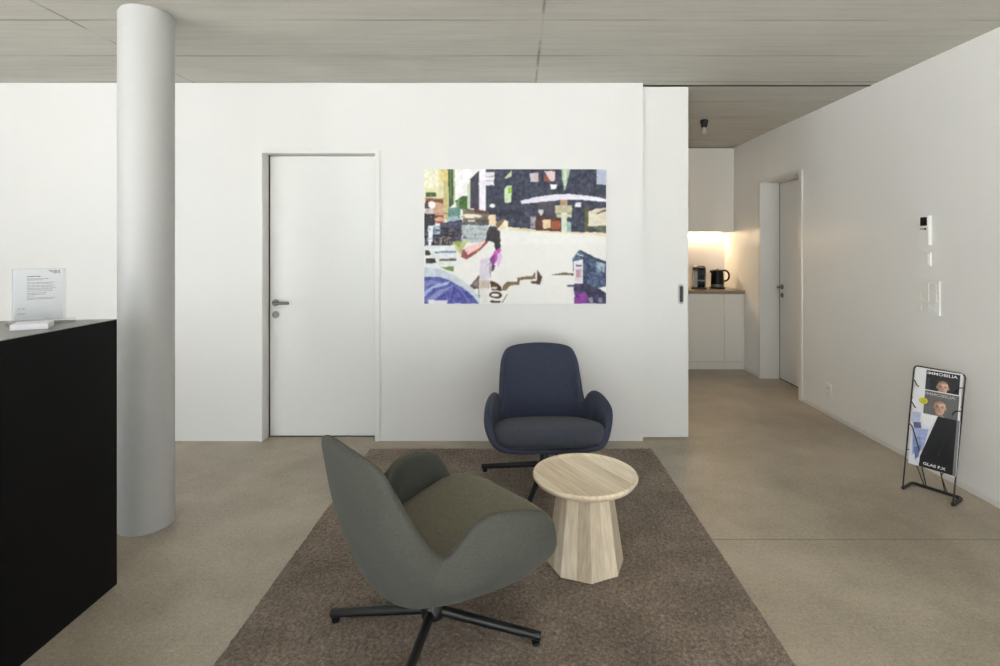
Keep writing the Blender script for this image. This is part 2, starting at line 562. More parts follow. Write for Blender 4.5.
# hinged door in the right wall (local frame turned so that its face looks to -X)
t = empty('door_3', (XR, (RY0 + RY1) / 2, 0), -PI / 2)
struct(t, 'white hinged door recessed in the right wall near the kitchen', 'door')
hw = (RY1 - RY0) / 2
bm = bmesh.new(); door_frame(bm, hw, DH, .193, .04, .05)
obj('door_frame', bm, M['frame'], t)
bm = bmesh.new(); box(bm, -hw + .018, hw - .012, .195, .235, .010, DH - .012, bevel=.002)
leaf = obj('door_leaf', bm, M['door'], t)
bm = bmesh.new(); box(bm, -hw + .0065, hw - .0065, .2355, .248, 0, DH - .007)
box(bm, -hw + .0065, -hw + .0175, .196, .2355, 0, DH - .007); box(bm, -hw + .0175, hw - .0125, .198, .2355, 0, .0095)  # gap shade of the recessed leaf, built as dark strips
sl = obj('dark_gap', bm, M['dark_gap'], t); sl['label'] = 'dark filler standing for the shade in the door gap'
lever_set(leaf, (-hw + .075, .195, .985), 0)

# column
bm = bmesh.new(); lathe(bm, [(0, 0), (.122, 0), (.122, ZC - .018), (.110, ZC - .018), (.112, ZC)], 96)
cl = obj('column', bm, [M['column']], sharp=40, loc=(-1.886, 2.75, 0))
struct(cl, 'round light grey concrete column beside the black counter', 'column')

# ------------------------------------------------------------------ rug
NX, NY = 330, 500
RX0, RX1, RY_0, RY_1 = -1.020, 0.937, 0.735, 3.745
gx = np.linspace(RX0, RX1, NX); gy = np.linspace(RY_0, RY_1, NY)
X, Y = np.meshgrid(gx, gy)
n1 = rng.random((NY, NX)); n2 = rng.random((NY // 4 + 2, NX // 4 + 2)).repeat(4, 0).repeat(4, 1)[:NY, :NX]
n3 = rng.random((NY // 2 + 2, NX // 2 + 2)).repeat(2, 0).repeat(2, 1)[:NY, :NX]
Z = .0075 + .0045 * n1 + .0045 * n3 + .002 * n2
edge = np.minimum.reduce([X - RX0, RX1 - X, Y - RY_0, RY_1 - Y])
Z = np.where(edge < 1e-6, 0.001, Z)
jx = (rng.random((NY, NX)) - .5) * .005; jy = (rng.random((NY, NX)) - .5) * .005
V = np.stack([X + jx, Y + jy, Z], -1).reshape(-1, 3)
def grid_faces(nx, ny):
    i = np.arange(nx - 1)[None, :] + np.arange(ny - 1)[:, None] * nx
    i = i.reshape(-1)
    return np.stack([i, i + 1, i + 1 + nx, i + nx], -1)
def np_mesh(name, V, Fc):
    me = bpy.data.meshes.new(name)
    me.vertices.add(len(V)); me.vertices.foreach_set('co', V.astype(np.float32).ravel())
    me.loops.add(Fc.size); me.loops.foreach_set('vertex_index', Fc.astype(np.int32).ravel())
    me.polygons.add(len(Fc)); me.polygons.foreach_set('loop_start', np.arange(0, Fc.size, 4, dtype=np.int32))
    me.polygons.foreach_set('loop_total', np.full(len(Fc), 4, np.int32))
    me.update(calc_edges=True); me.validate()
    return me
rug = link('rug', np_mesh('rug', V, grid_faces(NX, NY)), M['rug'])
tag(rug, 'brown short pile rug lying under the two armchairs and side table', 'rug')
ZR = 0.0187

# ------------------------------------------------------------------ reception counter
CX, CY0, CY1, CZ = -1.676, 0.2, 2.262, 1.110
bm = bmesh.new()
def prism(bm, pts, z0, z1, mi=0):
    a = [bm.verts.new((x, y, z0)) for x, y in pts]; b = [bm.verts.new((x, y, z1)) for x, y in pts]
    n = len(pts)
    fs = [bm.faces.new(list(reversed(a))), bm.faces.new(b)] + [bm.faces.new((a[i], a[(i + 1) % n], b[(i + 1) % n], b[i])) for i in range(n)]
    for f in fs: f.material_index = mi
    return fs
outline = [(CX, CY0), (CX, CY1), (CX - .62, CY1 - .08), (CX - .62, CY0)]
prism(bm, outline, 0, CZ - .003)
t = empty('reception_counter', (0, 0, 0))
tag(t, 'tall black reception counter at the left edge beside the column', 'counter')
t.location = (CX - .3, 1.2, 0)
def off(o):
    for v in o.data.vertices:
        v.co -= t.location
    return o
off(obj('body', bm, M['black_panel'], t))
bm = bmesh.new(); prism(bm, outline, CZ - .0028, CZ)
off(obj('counter_top', bm, M['counter_top'], t))['label'] = 'thin counter top with its grazing reflection painted in grey'

# sign holder on the counter
A = math.atan2(.09, .11)
t = empty('sign_holder', (-1.905, 2.150, CZ), A)
tag(t, 'clear acrylic stand holding a white notice on the black counter', 'sign')
bm = bmesh.new()
box(bm, -.09, .115, -.075, .012, 0.0, .014, bevel=.002)
obj('base', bm, M['acrylic'], t)
bm = bmesh.new()
box(bm, -.078, .084, -.004, -.0015, .014, .216, bevel=.0006, seg=1)
box(bm, -.078, .084, .0015, .004, .014, .216, bevel=.0006, seg=1)
obj('acrylic_pane', bm, M['acrylic'], t)
bm = bmesh.new(); box(bm, -.074, .074, -.0008, .0008, .0145, .214)
notice = obj('notice', bm, M['paper'], t); notice['label'] = 'white printed notice with grey lines of small text'
bm = bmesh.new()
def textline(x0, x1, z, hgt, mi, seed):
    r = random.Random(seed); x = x0
    while x < x1:
        w = min(r.uniform(.006, .016), x1 - x)
        box(bm, x, x + w, -.00125, -.0009, z, z + hgt, mi); x += w + .0022
def block():
    global bm
    obj('printed_text', bm, [M['ink'], M['ink_dark']], notice); bm = bmesh.new()
textline(-.034, .008, .1835, .0032, 1, 1)
textline(-.034, .030, .1745, .0022, 0, 2); textline(-.034, .012, .1700, .0022, 0, 3)
for q, (z, x1) in enumerate([(.160, .052), (.1555, .040), (.148, .050), (.1435, .046), (.137, .052), (.1325, .043), (.126, .045), (.118, .026), (.113, .020), (.107, -.012), (.099, .052), (.0945, .044)]):
    textline(-.034, x1, z, .0018, 0, 10 + q)
block()
for q, (x0, z) in enumerate([(.030, .2065), (.036, .2015), (.044, .1965)]):
    textline(x0, .068, z, .0026, 1, 40 + q)
block()
for q, z in enumerate([.060, .055, .040, .035]):
    textline(-.062, -.040, z, .0014, 0, 60 + q)
obj('printed_text', bm, [M['ink'], M['ink_dark']], notice)
# stack of white cards on the foot of the stand
t = tag(empty('leaflet_stack', (-1.803, 2.015, CZ), A - .15), 'low white stack of leaflets in front of the acrylic notice stand', 'leaflets')
bm = bmesh.new()
for q in range(6):
    d = random.uniform(-.0012, .0012)
    box(bm, -.056 + d, .050 + d, -.05 + d, .05 + d, .0005 + q * .0034, .0037 + q * .0034, bevel=.0004, seg=1)
obj('sheets', bm, M['paper'], t)

# ------------------------------------------------------------------ armchairs
BASE = [(0, -.345, .273), (.16, -.345, .273), (.245, -.325, .272), (.285, -.285, .269), (.297, -.23, .262), (.297, -.17, .253),
        (.285, -.06, .252), (.272, .0, .252), (.259, .05, .252), (.245, .09, .252), (.222, .14, .253), (.195, .18, .254), (.16, .21, .256),
        (.12, .23, .258), (.06, .24, .259), (0, .245, .26)]
MID = [(0, -.362, .284), (.17, -.362, .284), (.268, -.342, .290), (.317, -.292, .308), (.348, -.232, .345), (.360, -.165, .375),
       (.350, -.06, .38), (.328, 0.0, .367), (.312, .06, .352), (.290, .112, .34), (.268, .17, .37), (.255, .225, .42), (.225, .27, .47),
       (.17, .30, .50), (.09, .315, .515), (0, .32, .52)]
RIM = [(0, -.367, .299), (.18, -.367, .299), (.280, -.348, .310), (.334, -.300, .372), (.356, -.268, .445), (.359, -.222, .497),
       (.342, -.12, .528), (.316, -.03, .534), (.294, .035, .508), (.280, .078, .462), (.274, .120, .432), (.270, .170, .470), (.266, .245, .58),
       (.250, .305, .675), (.190, .335, .738), (0, .352, .757)]
CUSH = [(0, -.372), (.15, -.372), (.255, -.352), (.302, -.29), (.310, -.2), (.296, -.06), (.262, .05), (.228, .13), (.15, .19), (0, .21)]

def shell_bm(sub=4, rs=6):
    cb, cm, cr = (closed_curve(mirror_keys(k), sub) for k in (BASE, MID, RIM))
    C = Vector((0, -.05, .243))
    bm = bmesh.new()
    c0 = bm.verts.new(C)
    rows = []
    for b, m_, r in zip(cb, cm, cr):
        q0 = C + (b - C) * .35; q = C + (b - C) * .75
        q0.z = C.z + (b.z - C.z) * .2; q.z = C.z + (b.z - C.z) * .62
        pts = [C, q0, q, b * .985 + C * .015, m_, r]
        pts[3].z = b.z + .006
        line = []
        for i in range(1, len(pts) - 1 + 1):
            p1 = pts[i - 1]; p2 = pts[i]
            p0 = pts[i - 2] if i >= 2 else p1 * 2 - p2
            p3 = pts[i + 1] if i + 1 < len(pts) else p2 * 2 - p1
            for s in range(1, rs + 1):
                line.append(catmull(p0, p1, p2, p3, s / rs))
        rows.append([bm.verts.new(p) for p in line])
    n = len(rows)
    for i in range(n):
        a, b = rows[i], rows[(i + 1) % n]
        bm.faces.new((c0, b[0], a[0]))
        for k in range(len(a) - 1):
            bm.faces.new((a[k], b[k], b[k + 1], a[k + 1]))
    bm.normal_update()
    if sum(f.normal.z for f in c0.link_faces) > 0:
        bmesh.ops.reverse_faces(bm, faces=bm.faces[:])
    return bm

def cushion_bm(sub=8):
    half = [(x, y, 0) for x, y in CUSH]
    out = closed_curve(mirror_keys(half), sub)
    prof = [(.70, 0), (.90, .004), (.97, .018), (1.0, .045), (1.0, .072), (.985, .092), (.95, .106), (.88, .115), (.75, .121), (.5, .126), (.25, .128)]
    c = Vector((0, -.09, 0))
    bm = bmesh.new()
    zb = lambda y: .300
    zt = lambda y: .366 - .22 * (y + .06) - .55 * max(0, -.24 - y) ** 1.0 * 0.25
    tilt = lambda y, z: zb(y) + (zt(y) - zb(y)) * z / .115
    rings = []
    for s, z in prof:
        ring = []
        for p in out:
            k = s if z > .05 else s
            x, y = c.x + (p.x - c.x) * k, c.y + (p.y - c.y) * k
            ring.append(bm.verts.new((x, y, tilt(y, z))))
        rings.append(ring)
    n = len(out)
    for A, B in zip(rings, rings[1:]):
        for k in range(n):
            bm.faces.new((A[k], A[(k + 1) % n], B[(k + 1) % n], B[k]))
    b0 = bm.verts.new((0, c.y, tilt(c.y, 0))); t0 = bm.verts.new((0, c.y, tilt(c.y, .128)))
    for k in range(n):
        bm.faces.new((b0, rings[0][(k + 1) % n], rings[0][k])); bm.faces.new((t0, rings[-1][k], rings[-1][(k + 1) % n]))
    return bm

def make_armchair(loc, face, base_ang, fab, seatfab, label):
    """face: heading of the seat front (radians, world); base_ang: heading of the first foot bar."""
    t = empty('armchair', (loc[0], loc[1], ZR))
    tag(t, label, 'armchair', 'low swivel armchairs on the brown rug')
    rz = face + PI / 2          # model front is -Y
    bm = shell_bm()
    me = bpy.data.meshes.new('shell'); bm.to_mesh(me); bm.free()
    sh = link('shell', me, fab, t, True)
    sh.rotation_euler.z = rz
    md = sh.modifiers.new('thickness', 'SOLIDIFY'); md.thickness = .034; md.offset = -1; md.use_even_offset = False
    md = sh.modifiers.new('smooth', 'SUBSURF'); md.levels = 1; md.render_levels = 1
    # upholstery seams running down the outside from the dips
    cb, cm, cr = (closed_curve(mirror_keys(k), 4) for k in (BASE, MID, RIM))
    for side in (10 * 4, len(cb) - 10 * 4):
        b, m_, r = cb[side], cm[side], cr[side]
        sgn = 1 if r.x > 0 else -1
        C = Vector((0, -.05, .243))
        q0 = C + (b - C) * .35; q = C + (b - C) * .75
        q0.z = C.z + (b.z - C.z) * .2; q.z = C.z + (b.z - C.z) * .62
        b2 = b * .985 + C * .015; b2.z = b.z + .006
        pts = [C, q0, q, b2, m_, r]
        line = []
        for i in range(3, 6):
            p0, p1, p2 = pts[i - 2], pts[i - 1], pts[i]
            p3 = pts[i + 1] if i + 1 < len(pts) else p2 * 2 - p1
            line += [catmull(p0, p1, p2, p3, s / 6) for s in range(7)][(0 if i == 3 else 1):]
        bm = bmesh.new(); tube(bm, line, .0016, 6)
        sm = obj('seam', bm, fab, sh, True)
    cu = obj('seat_cushion', cushion_bm(), seatfab, t, True)
    cu.rotation_euler.z = rz
    bm = bmesh.new()
    lathe(bm, [(0, .252), (.055, .252), (.058, .244), (.040, .232), (.026, .226), (.026, .115), (.036, .100), (.043, .088), (.040, .062), (0, .058)], 32)
    obj('swivel_column', bm, M['black_metal'], t, sharp=40)
    for k in range(4):
        bm = bmesh.new()
        n = 12
        pts, rad = [], []
        for s in range(n + 1):
            u = s / n
            pts.append((.03 + .362 * u, 0, .082 - .054 * u)); rad.append(.0175 - .0025 * u)
        vs = tube(bm, pts, .016, 12, radii=rad)
        lg = obj('leg', bm, M['black_metal'], t, sharp=50)
        lg.rotation_euler.z = base_ang + k * PI / 2
        bm = bmesh.new(); lathe(bm, [(0, 0), (.014, 0), (.015, .002), (.015, .012), (.010, .014), (.010, .024), (0, .024)], 20, cx=.375)
        obj('glide', bm, M['black_metal'], lg, sharp=40)
    return t
make_armchair((-.305, 1.955), math.radians(41), math.radians(-8.8), M['green'], M['green_seat'],
              'grey green upholstered swivel armchair in the foreground, turned away from the camera')
make_armchair((.164, 3.255), math.radians(-86.5), math.radians(165), M['navy'], M['navy_seat'],
              'navy blue upholstered swivel armchair under the painting, facing the camera')

# ------------------------------------------------------------------ side table
t = empty('side_table', (.302, 2.40, ZR))
tag(t, 'pale wooden side table with round tray top and eight sided pedestal', 'side table')
bm = bmesh.new()
lathe(bm, [(0, .352), (.19, .352), (.203, .353), (.219, .362), (.230, .377), (.232, .384), (.230, .389), (.225, .391), (.219, .389), (.214, .384), (.206, .382), (0, .382)], 96)
obj('table_top', bm, M['wood_top'], t, sharp=60)
bm = bmesh.new()
ph = -PI / 2 + math.radians(8.7) - math.atan2(.305, 2.43)
lathe(bm, [(0, 0), (.170, 0), (.172, .002), (.120, .3515), (0, .3515)], 8, phase=ph)
obj('pedestal', bm, M['wood_base'], t)

# ------------------------------------------------------------------ raster "printing"
class Raster:
    def __init__(s, x0, y0, x1, y1, step, base):
        s.x0, s.y0, s.x1, s.y1 = x0, y0, x1, y1
        s.nx = int(round((x1 - x0) / step)) + 1; s.ny = int(round((y1 - y0) / step)) + 1
        s.X, s.Y = np.meshgrid(np.linspace(x0, x1, s.nx), np.linspace(y0, y1, s.ny))
        s.C = np.empty((s.ny, s.nx, 3)); s.C[:] = base
        s.wx = np.zeros_like(s.X); s.wy = np.zeros_like(s.X)
    def smooth_noise(s, cell, r):
        ny, nx = int(s.ny / cell) + 3, int(s.nx / cell) + 3
        g = r.random((ny, nx)) - .5
        yy = np.arange(s.ny) / cell; xx = np.arange(s.nx) / cell
        iy = yy.astype(int); ix = xx.astype(int); fy = (yy - iy)[:, None]; fx = (xx - ix)[None, :]
        a = g[iy][:, ix]; b = g[iy][:, ix + 1]; c = g[iy + 1][:, ix]; d = g[iy + 1][:, ix + 1]
        return a * (1 - fx) * (1 - fy) + b * fx * (1 - fy) + c * (1 - fx) * fy + d * fx * fy
    def warp(s, amp, cell, r):
        s.wx = s.smooth_noise(cell, r) * amp * 2; s.wy = s.smooth_noise(cell, r) * amp * 2
    def poly(s, pts, col, a=1.0, var=10, streak=None, r=rng):
        px, py = s.X + s.wx, s.Y + s.wy
        m = np.zeros(s.X.shape, bool)
        n = len(pts)
        for i in range(n):
            xa, ya = pts[i]; xb, yb = pts[(i + 1) % n]
            if ya == yb: continue
            c = ((ya > py) != (yb > py)) & (px < (xb - xa) * (py - ya) / (yb - ya) + xa)
            m ^= c
        s.fill(m, col, a, var, r)
    def ell(s, cx, cy, rx, ry, col, a=1.0, var=6, rot=0.0, soft=0.0, r=rng):
        dx, dy = s.X + s.wx - cx, s.Y + s.wy - cy
        c, q = math.cos(rot), math.sin(rot)
        d = ((dx * c + dy * q) / rx) ** 2 + ((-dx * q + dy * c) / ry) ** 2
        if soft:
            w = np.clip((1 + soft - np.sqrt(d)) / (2 * soft), 0, 1) * a
            s.C = s.C * (1 - w[..., None]) + np.array(col) * w[..., None]
        else:
            s.fill(d < 1, col, a, var, r)
    def line(s, x0, y0, x1, y1, w, col, a=1.0):
        d = Vector((x1 - x0, y1 - y0)).normalized(); n = Vector((-d.y, d.x)) * w / 2
        s.poly([(x0 + n.x, y0 + n.y), (x1 + n.x, y1 + n.y), (x1 - n.x, y1 - n.y), (x0 - n.x, y0 - n.y)], col, a)
    def fill(s, m, col, a, var, r):
        if not m.any(): return
        v = (s.smooth_noise(5, r) + s.smooth_noise(2.2, r)) * 2 * var
        c = np.array(col)[None, None, :] + v[..., None]
        w = (m * a)[..., None]
        s.C = s.C * (1 - w) + c * w
    def linear(s):
        c = np.clip(s.C, 0, 255) / 255.0
        lin = np.where(c <= .04045, c / 12.92, ((c + .055) / 1.055) ** 2.4)
        return lin
    def mesh(s, name, fn):
        """fn maps (u 0..1 left-right, v 0..1 top-bottom) arrays to xyz arrays"""
        u = (s.X - s.x0) / (s.x1 - s.x0); v = (s.Y - s.y0) / (s.y1 - s.y0)
        V = np.stack(fn(u, v), -1).reshape(-1, 3)
        Fc = grid_faces(s.nx, s.ny)[:, ::-1]
        me = np_mesh(name, V, Fc)
        at = me.color_attributes.new('ink', 'FLOAT_COLOR', 'POINT')
        L = s.linear().reshape(-1, 3)
        at.data.foreach_set('color', np.concatenate([L, np.ones((len(L), 1))], 1).astype(np.float32).ravel())
        return me

# painting ---------------------------------------------------------------
R = Raster(424.2, 169.3, 606.5, 304.3, 0.62, (238, 238, 236))
R.warp(0.45, 6, rng)
Z8 = 8.325
def zz(ox, oy):
    def f(*p):
        return [(ox + x / Z8, oy + y / Z8) for x, y in p]
    return f
a_, b_, c_, d_ = zz(415, 160), zz(510, 160), zz(415, 230), zz(510, 230)
P = R.poly
def EL(z, x, y, rx, ry, col, **k):
    (px, py), = z((x, y)); R.ell(px, py, rx / Z8, ry / Z8, col, **k)
def LN(z, x0, y0, x1, y1, w, col, a=1.0):
    (p, q) = z((x0, y0), (x1, y1)); R.line(*p, *q, w / Z8, col, a)
# left street buildings
P(a_((80, 70), (275, 70), (275, 510), (160, 490), (80, 330)), (226, 222, 182))
P(a_((70, 70), (190, 70), (200, 250), (70, 230)), (236, 236, 214))
P(a_((205, 70), (275, 70), (270, 190), (212, 180)), (222, 205, 138))
P(a_((235, 180), (275, 180), (275, 500), (245, 490)), (203, 192, 134))
P(a_((272, 70), (320, 70), (320, 370), (280, 400)), (66, 88, 54))
P(a_((290, 70), (302, 70), (300, 330), (288, 330)), (112, 134, 84))
P(a_((318, 70), (332, 70), (335, 340), (318, 360)), (172, 192, 150))
P(a_((332, 70), (525, 70), (460, 150), (440, 340), (332, 340)), (241, 240, 243))
P(a_((335, 340), (395, 300), (445, 305), (445, 410), (350, 410)), (74, 104, 60))
P(a_((340, 350), (372, 320), (366, 400), (345, 400)), (120, 160, 120))
P(a_((435, 210), (462, 180), (462, 405), (436, 405)), (202, 216, 192))
P(a_((460, 160), (535, 88), (535, 410), (460, 405)), (72, 69, 84))
# dark block
P(a_((586, 70), (960, 70), (960, 570), (860, 562), (770, 560), (680, 520), (588, 440)), (64, 68, 86), var=16)
P(b_((-10, 70), (820, 70), (820, 605), (430, 600), (200, 580), (-10, 560)), (62, 66, 84), var=18)
P(a_((600, 420), (900, 420), (900, 470), (620, 470)), (54, 58, 74), var=12)
for q in range(150):
    x = 600 + rng.random() * 1000; y = 90 + rng.random() * 470
    t_ = rng.random()
    LN(a_, x, y, x + 20 * rng.random() - 10, y + 20 + 70 * rng.random(), 4 + 5 * rng.random(), (40 + 60 * t_, 44 + 62 * t_, 62 + 60 * t_), .5)
P(a_((533, 70), (590, 70), (590, 415), (533, 415)), (240, 238, 248))
P(a_((588, 100), (662, 100), (662, 212), (588, 212)), (234, 232, 240))
LN(a_, 588, 136, 662, 136, 7, (150, 150, 160)); LN(a_, 588, 176, 662, 176, 7, (150, 150, 160))
P(a_((748, 150), (806, 84), (806, 140), (765, 156)), (192, 210, 172))
P(a_((745, 245), (772, 212), (808, 212), (800, 350), (748, 362)), (206, 225, 190))
P(a_((778, 232), (808, 226), (806, 275), (775, 280)), (150, 190, 78))
EL(a_, 645, 380, 24, 16, (243, 243, 246))
# left shops and crowd
P(a_((80, 310), (238, 322), (245, 525), (160, 525), (150, 420), (80, 400)), (206, 170, 142))
P(a_((90, 268), (174, 272), (172, 306), (90, 305)), (70, 100, 60))
P(a_((90, 322), (235, 330), (238, 362), (90, 345)), (120, 82, 62))
P(a_((80, 345), (135, 350), (140, 420), (80, 410)), (84, 62, 62))
EL(a_, 138, 376, 32, 30, (246, 241, 240))
P(a_((80, 405), (150, 405), (160, 455), (80, 455)), (205, 195, 190))
LN(a_, 160, 470, 242, 472, 15, (170, 70, 70)); LN(a_, 160, 518, 242, 520, 14, (172, 74, 76))
P(a_((275, 400), (372, 395), (380, 490), (275, 505)), (110, 150, 142))
P(a_((270, 480), (350, 468), (372, 515), (270, 528)), (160, 186, 202))
P(a_((395, 410), (610, 425), (615, 535), (400, 540)), (122, 112, 98), var=18)
P(a_((488, 380), (545, 420), (610, 425), (600, 460), (500, 440)), (96, 62, 64))
EL(a_, 462, 470, 92, 19, (236, 231, 216))
P(a_((420, 490), (620, 500), (615, 545), (420, 535)), (92, 84, 80), var=16)
P(a_((440, 498), (500, 498), (500, 520), (440, 520)), (206, 200, 184))
P(a_((75, 450), (165, 450), (165, 545), (110, 550), (105, 680), (75, 680)), (60, 58, 68))
P(a_((205, 530), (392, 495), (395, 690), (300, 690), (215, 650)), (76, 79, 102), var=16)
P(c_((75, -20), (395, -20), (392, 108), (250, 136), (75, 140)), (72, 70, 84), var=30)
P(a_((110, 550), (152, 550), (145, 680), (110, 680)), (236, 240, 250))
P(c_((108, -20), (150, -20), (132, 150), (108, 150)), (236, 240, 250))
P(a_((155, 548), (212, 556), (208, 618), (158, 622)), (168, 188, 210))
LN(a_, 160, 586, 208, 590, 12, (76, 84, 110))
for q in range(14):
    EL(c_, 150 + 150 * rng.random(), 60 + 60 * rng.random(), 8, 10, (170, 150, 130), a=.7)
P(a_((388, 542), (612, 545), (602, 690), (388, 690)), (192, 200, 205))
LN(a_, 390, 532, 612, 540, 16, (96, 102, 104))
for y in (575, 618, 655): LN(a_, 395, y, 605, y + 6, 7, (150, 160, 165), .8)
P(a_((618, 455), (674, 455), (674, 540), (618, 540)), (239, 216, 182))
P(a_((672, 530), (735, 488), (770, 505), (700, 590), (680, 580)), (120, 104, 82))
P(a_((688, 580), (750, 500), (778, 512), (776, 565), (712, 604)), (241, 229, 202))
# pale plaza with its cream edge
P(a_((705, 600), (776, 560), (870, 562), (870, 700), (712, 700)), (241, 241, 239), var=2)
P(b_((-10, 555), (200, 585), (430, 605), (640, 600), (810, 610), (810, 640), (-10, 640)), (234, 222, 192))
P(b_((-10, 585), (300, 610), (640, 620), (810, 640), (810, 700), (-10, 700)), (241, 241, 239), var=2)
for q in range(90):
    x = 80 + rng.random() * 520; y = 420 + rng.random() * 240; t_ = rng.random()
    LN(a_, x, y, x + 30 * rng.random(), y + 20 * rng.random() - 10, 5 + 8 * rng.random(), [(58, 58, 70), (150, 140, 130), (190, 196, 204), (104, 84, 74), (84, 92, 110)][q % 5], .55)
for q in range(40):
    x = 85 + rng.random() * 190; y = 90 + rng.random() * 200
    LN(a_, x, y, x + 6 * rng.random(), y + 60 * rng.random(), 6, (240, 236, 205) if q % 2 else (206, 196, 150), .4)
# traffic details bottom left
P(c_((80, 130), (345, 130), (345, 310), (80, 330)), (231, 235, 236))
P(c_((310, 100), (485, 82), (425, 120), (395, 165), (410, 235), (345, 180)), (196, 202, 150), var=22)
P(c_((310, 100), (400, 92), (360, 150)), (160, 172, 96), var=18)
P(c_((80, 172), (120, 180), (135, 210), (82, 214)), (62, 60, 62))
P(c_((160, 182), (280, 176), (345, 178), (345, 192), (165, 198)), (122, 150, 190))
P(c_((85, 242), (165, 240), (175, 274), (90, 284)), (60, 58, 54), var=20)
LN(c_, 200, 254, 345, 254, 18, (92, 96, 86))
P(c_((210, 312), (320, 304), (325, 350), (260, 338)), (122, 154, 92))
P(c_((400, 165), (596, 88), (612, 100), (540, 175), (440, 252), (380, 225)), (152, 84, 84))
P(c_((408, 158), (592, 88), (545, 150), (440, 210)), (241, 208, 208))
P(c_((500, 170), (545, 165), (560, 180), (520, 195)), (205, 140, 70), a=.8)
# woman with the wide white skirt
P(c_((325, 330), (540, 175), (610, 110), (668, 95), (668, 190), (622, 250), (540, 420), (470, 455), (400, 430)), (241, 241, 239), var=2)
P(a_((596, 610), (620, 556), (672, 556), (704, 620), (714, 760), (680, 770), (656, 690), (600, 672)), (62, 62, 62), var=12)
P(c_((586, 96), (618, -20), (705, 10), (714, 150), (680, 162), (652, 90)), (62, 62, 62), var=12)
P(c_((618, 255), (660, 180), (714, 148), (704, 232), (650, 310)), (192, 88, 182), var=18)
P(c_((622, 245), (650, 205), (668, 260), (650, 300)), (120, 64, 132), a=.8)
P(c_((690, 200), (720, 190), (730, 240), (690, 320), (680, 260)), (226, 200, 232))
P(c_((640, 290), (672, 300), (650, 350), (636, 344)), (92, 72, 100))
P(c_((545, 250), (620, 232), (622, 460), (538, 470)), (222, 215, 229))
P(c_((538, 420), (622, 420), (622, 490), (538, 490)), (201, 187, 176))
P(c_((538, 490), (622, 490), (622, 612), (538, 612)), (232, 230, 228))
P(c_((455, 468), (535, 380), (535, 490), (490, 496)), (110, 94, 90), var=18)
P(c_((490, 440), (522, 420), (522, 470), (500, 478)), (170, 150, 140), a=.7)
LN(c_, 531, 380, 531, 612, 7, (110, 106, 104))
LN(c_, 626, 240, 626, 400, 6, (150, 130, 160))
P(c_((625, 420), (690, 450), (720, 480), (720, 512), (640, 505)), (82, 58, 46), var=18)
EL(c_, 662, 486, 26, 13, (214, 204, 196))
EL(c_, 672, 546, 54, 28, (64, 46, 38)); EL(c_, 666, 546, 34, 15, (240, 239, 236))
LN(c_, 628, 600, 712, 600, 14, (66, 58, 52)); LN(c_, 726, 612, 772, 536, 6, (120, 106, 96))
P(c_((748, 450), (858, 438), (858, 400), (900, 395), (900, 408), (872, 410), (870, 458), (790, 466), (760, 505), (716, 506)), (132, 112, 88))
# umbrella
P(c_((70, 310), (205, 325), (335, 385), (455, 470), (530, 555), (545, 620), (70, 620)), (206, 216, 226))
P(c_((70, 392), (200, 392), (300, 428), (405, 490), (485, 560), (530, 620), (70, 620)), (94, 99, 174), var=24)
P(c_((70, 520), (180, 450), (290, 430), (270, 460), (150, 490), (70, 570)), (172, 187, 222))
P(c_((90, 590), (200, 500), (330, 470), (240, 520), (150, 590)), (140, 150, 204))
P(c_((70, 430), (160, 420), (200, 440), (70, 480)), (128, 136, 190))
LN(c_, 330, 470, 300, 610, 12, (66, 68, 140), .8); LN(c_, 360, 480, 460, 610, 14, (120, 120, 200), .8)
LN(c_, 250, 520, 280, 600, 18, (120, 110, 190), .7)
P(c_((110, 588), (268, 588), (268, 620), (110, 620)), (232, 232, 240))
# storefront
P(b_((85, 345), (200, 310), (350, 290), (480, 283), (620, 293), (810, 325), (810, 352), (620, 337), (450, 332), (300, 346), (100, 368)), (231, 229, 243), var=6)
P(b_((166, 108), (236, 108), (236, 182), (168, 182)), (206, 192, 197))
P(b_((288, 92), (377, 92), (377, 178), (340, 178)), (226, 202, 207))
P(b_((284, 130), (300, 120), (342, 182), (284, 182)), (142, 86, 66))
P(b_((340, 204), (390, 204), (390, 242), (340, 242)), (240, 240, 244))
P(b_((544, 354), (594, 354), (594, 391), (544, 391)), (228, 228, 240))
P(b_((428, 70), (502, 70), (482, 180), (466, 252), (455, 252), (440, 180)), (172, 197, 168))
P(b_((446, 80), (476, 80), (466, 220), (456, 220)), (206, 222, 196))
P(b_((722, 70), (820, 70), (820, 212), (724, 202)), (190, 196, 216))
for q in range(8):
    LN(b_, 735 + q * 9, 90, 735 + q * 9 + 6, 198, 3, (150, 156, 184), .6)
P(b_((225, 350), (380, 345), (375, 430), (240, 440)), (92, 84, 92), a=.6)
P(b_((420, 335), (482, 335), (482, 380), (420, 380)), (182, 152, 122))
P(b_((378, 378), (518, 378), (518, 446), (378, 446)), (192, 187, 157))
P(b_((390, 446), (518, 450), (516, 482), (392, 482)), (192, 197, 172))
LN(b_, 380, 446, 518, 446, 7, (110, 104, 84))
P(b_((428, 440), (478, 440), (478, 604), (428, 604)), (216, 221, 202))
P(b_((476, 510), (512, 520), (510, 602), (476, 602)), (150, 187, 187))
P(b_((238, 414), (282, 414), (282, 442), (258, 470), (238, 440)), (212, 212, 212))
P(b_((168, 470), (217, 470), (212, 572), (172, 572)), (160, 152, 158), var=30)
P(b_((218, 460), (420, 480), (425, 596), (222, 590)), (90, 56, 52))
P(b_((274, 500), (342, 495), (340, 572), (276, 572)), (226, 206, 171))
P(b_((346, 512), (422, 508), (420, 576), (348, 580)), (164, 94, 68))
P(b_((620, 400), (665, 400), (660, 596), (625, 600)), (88, 93, 62))
P(b_((655, 430), (720, 405), (810, 400), (810, 552), (655, 552)), (226, 219, 201))
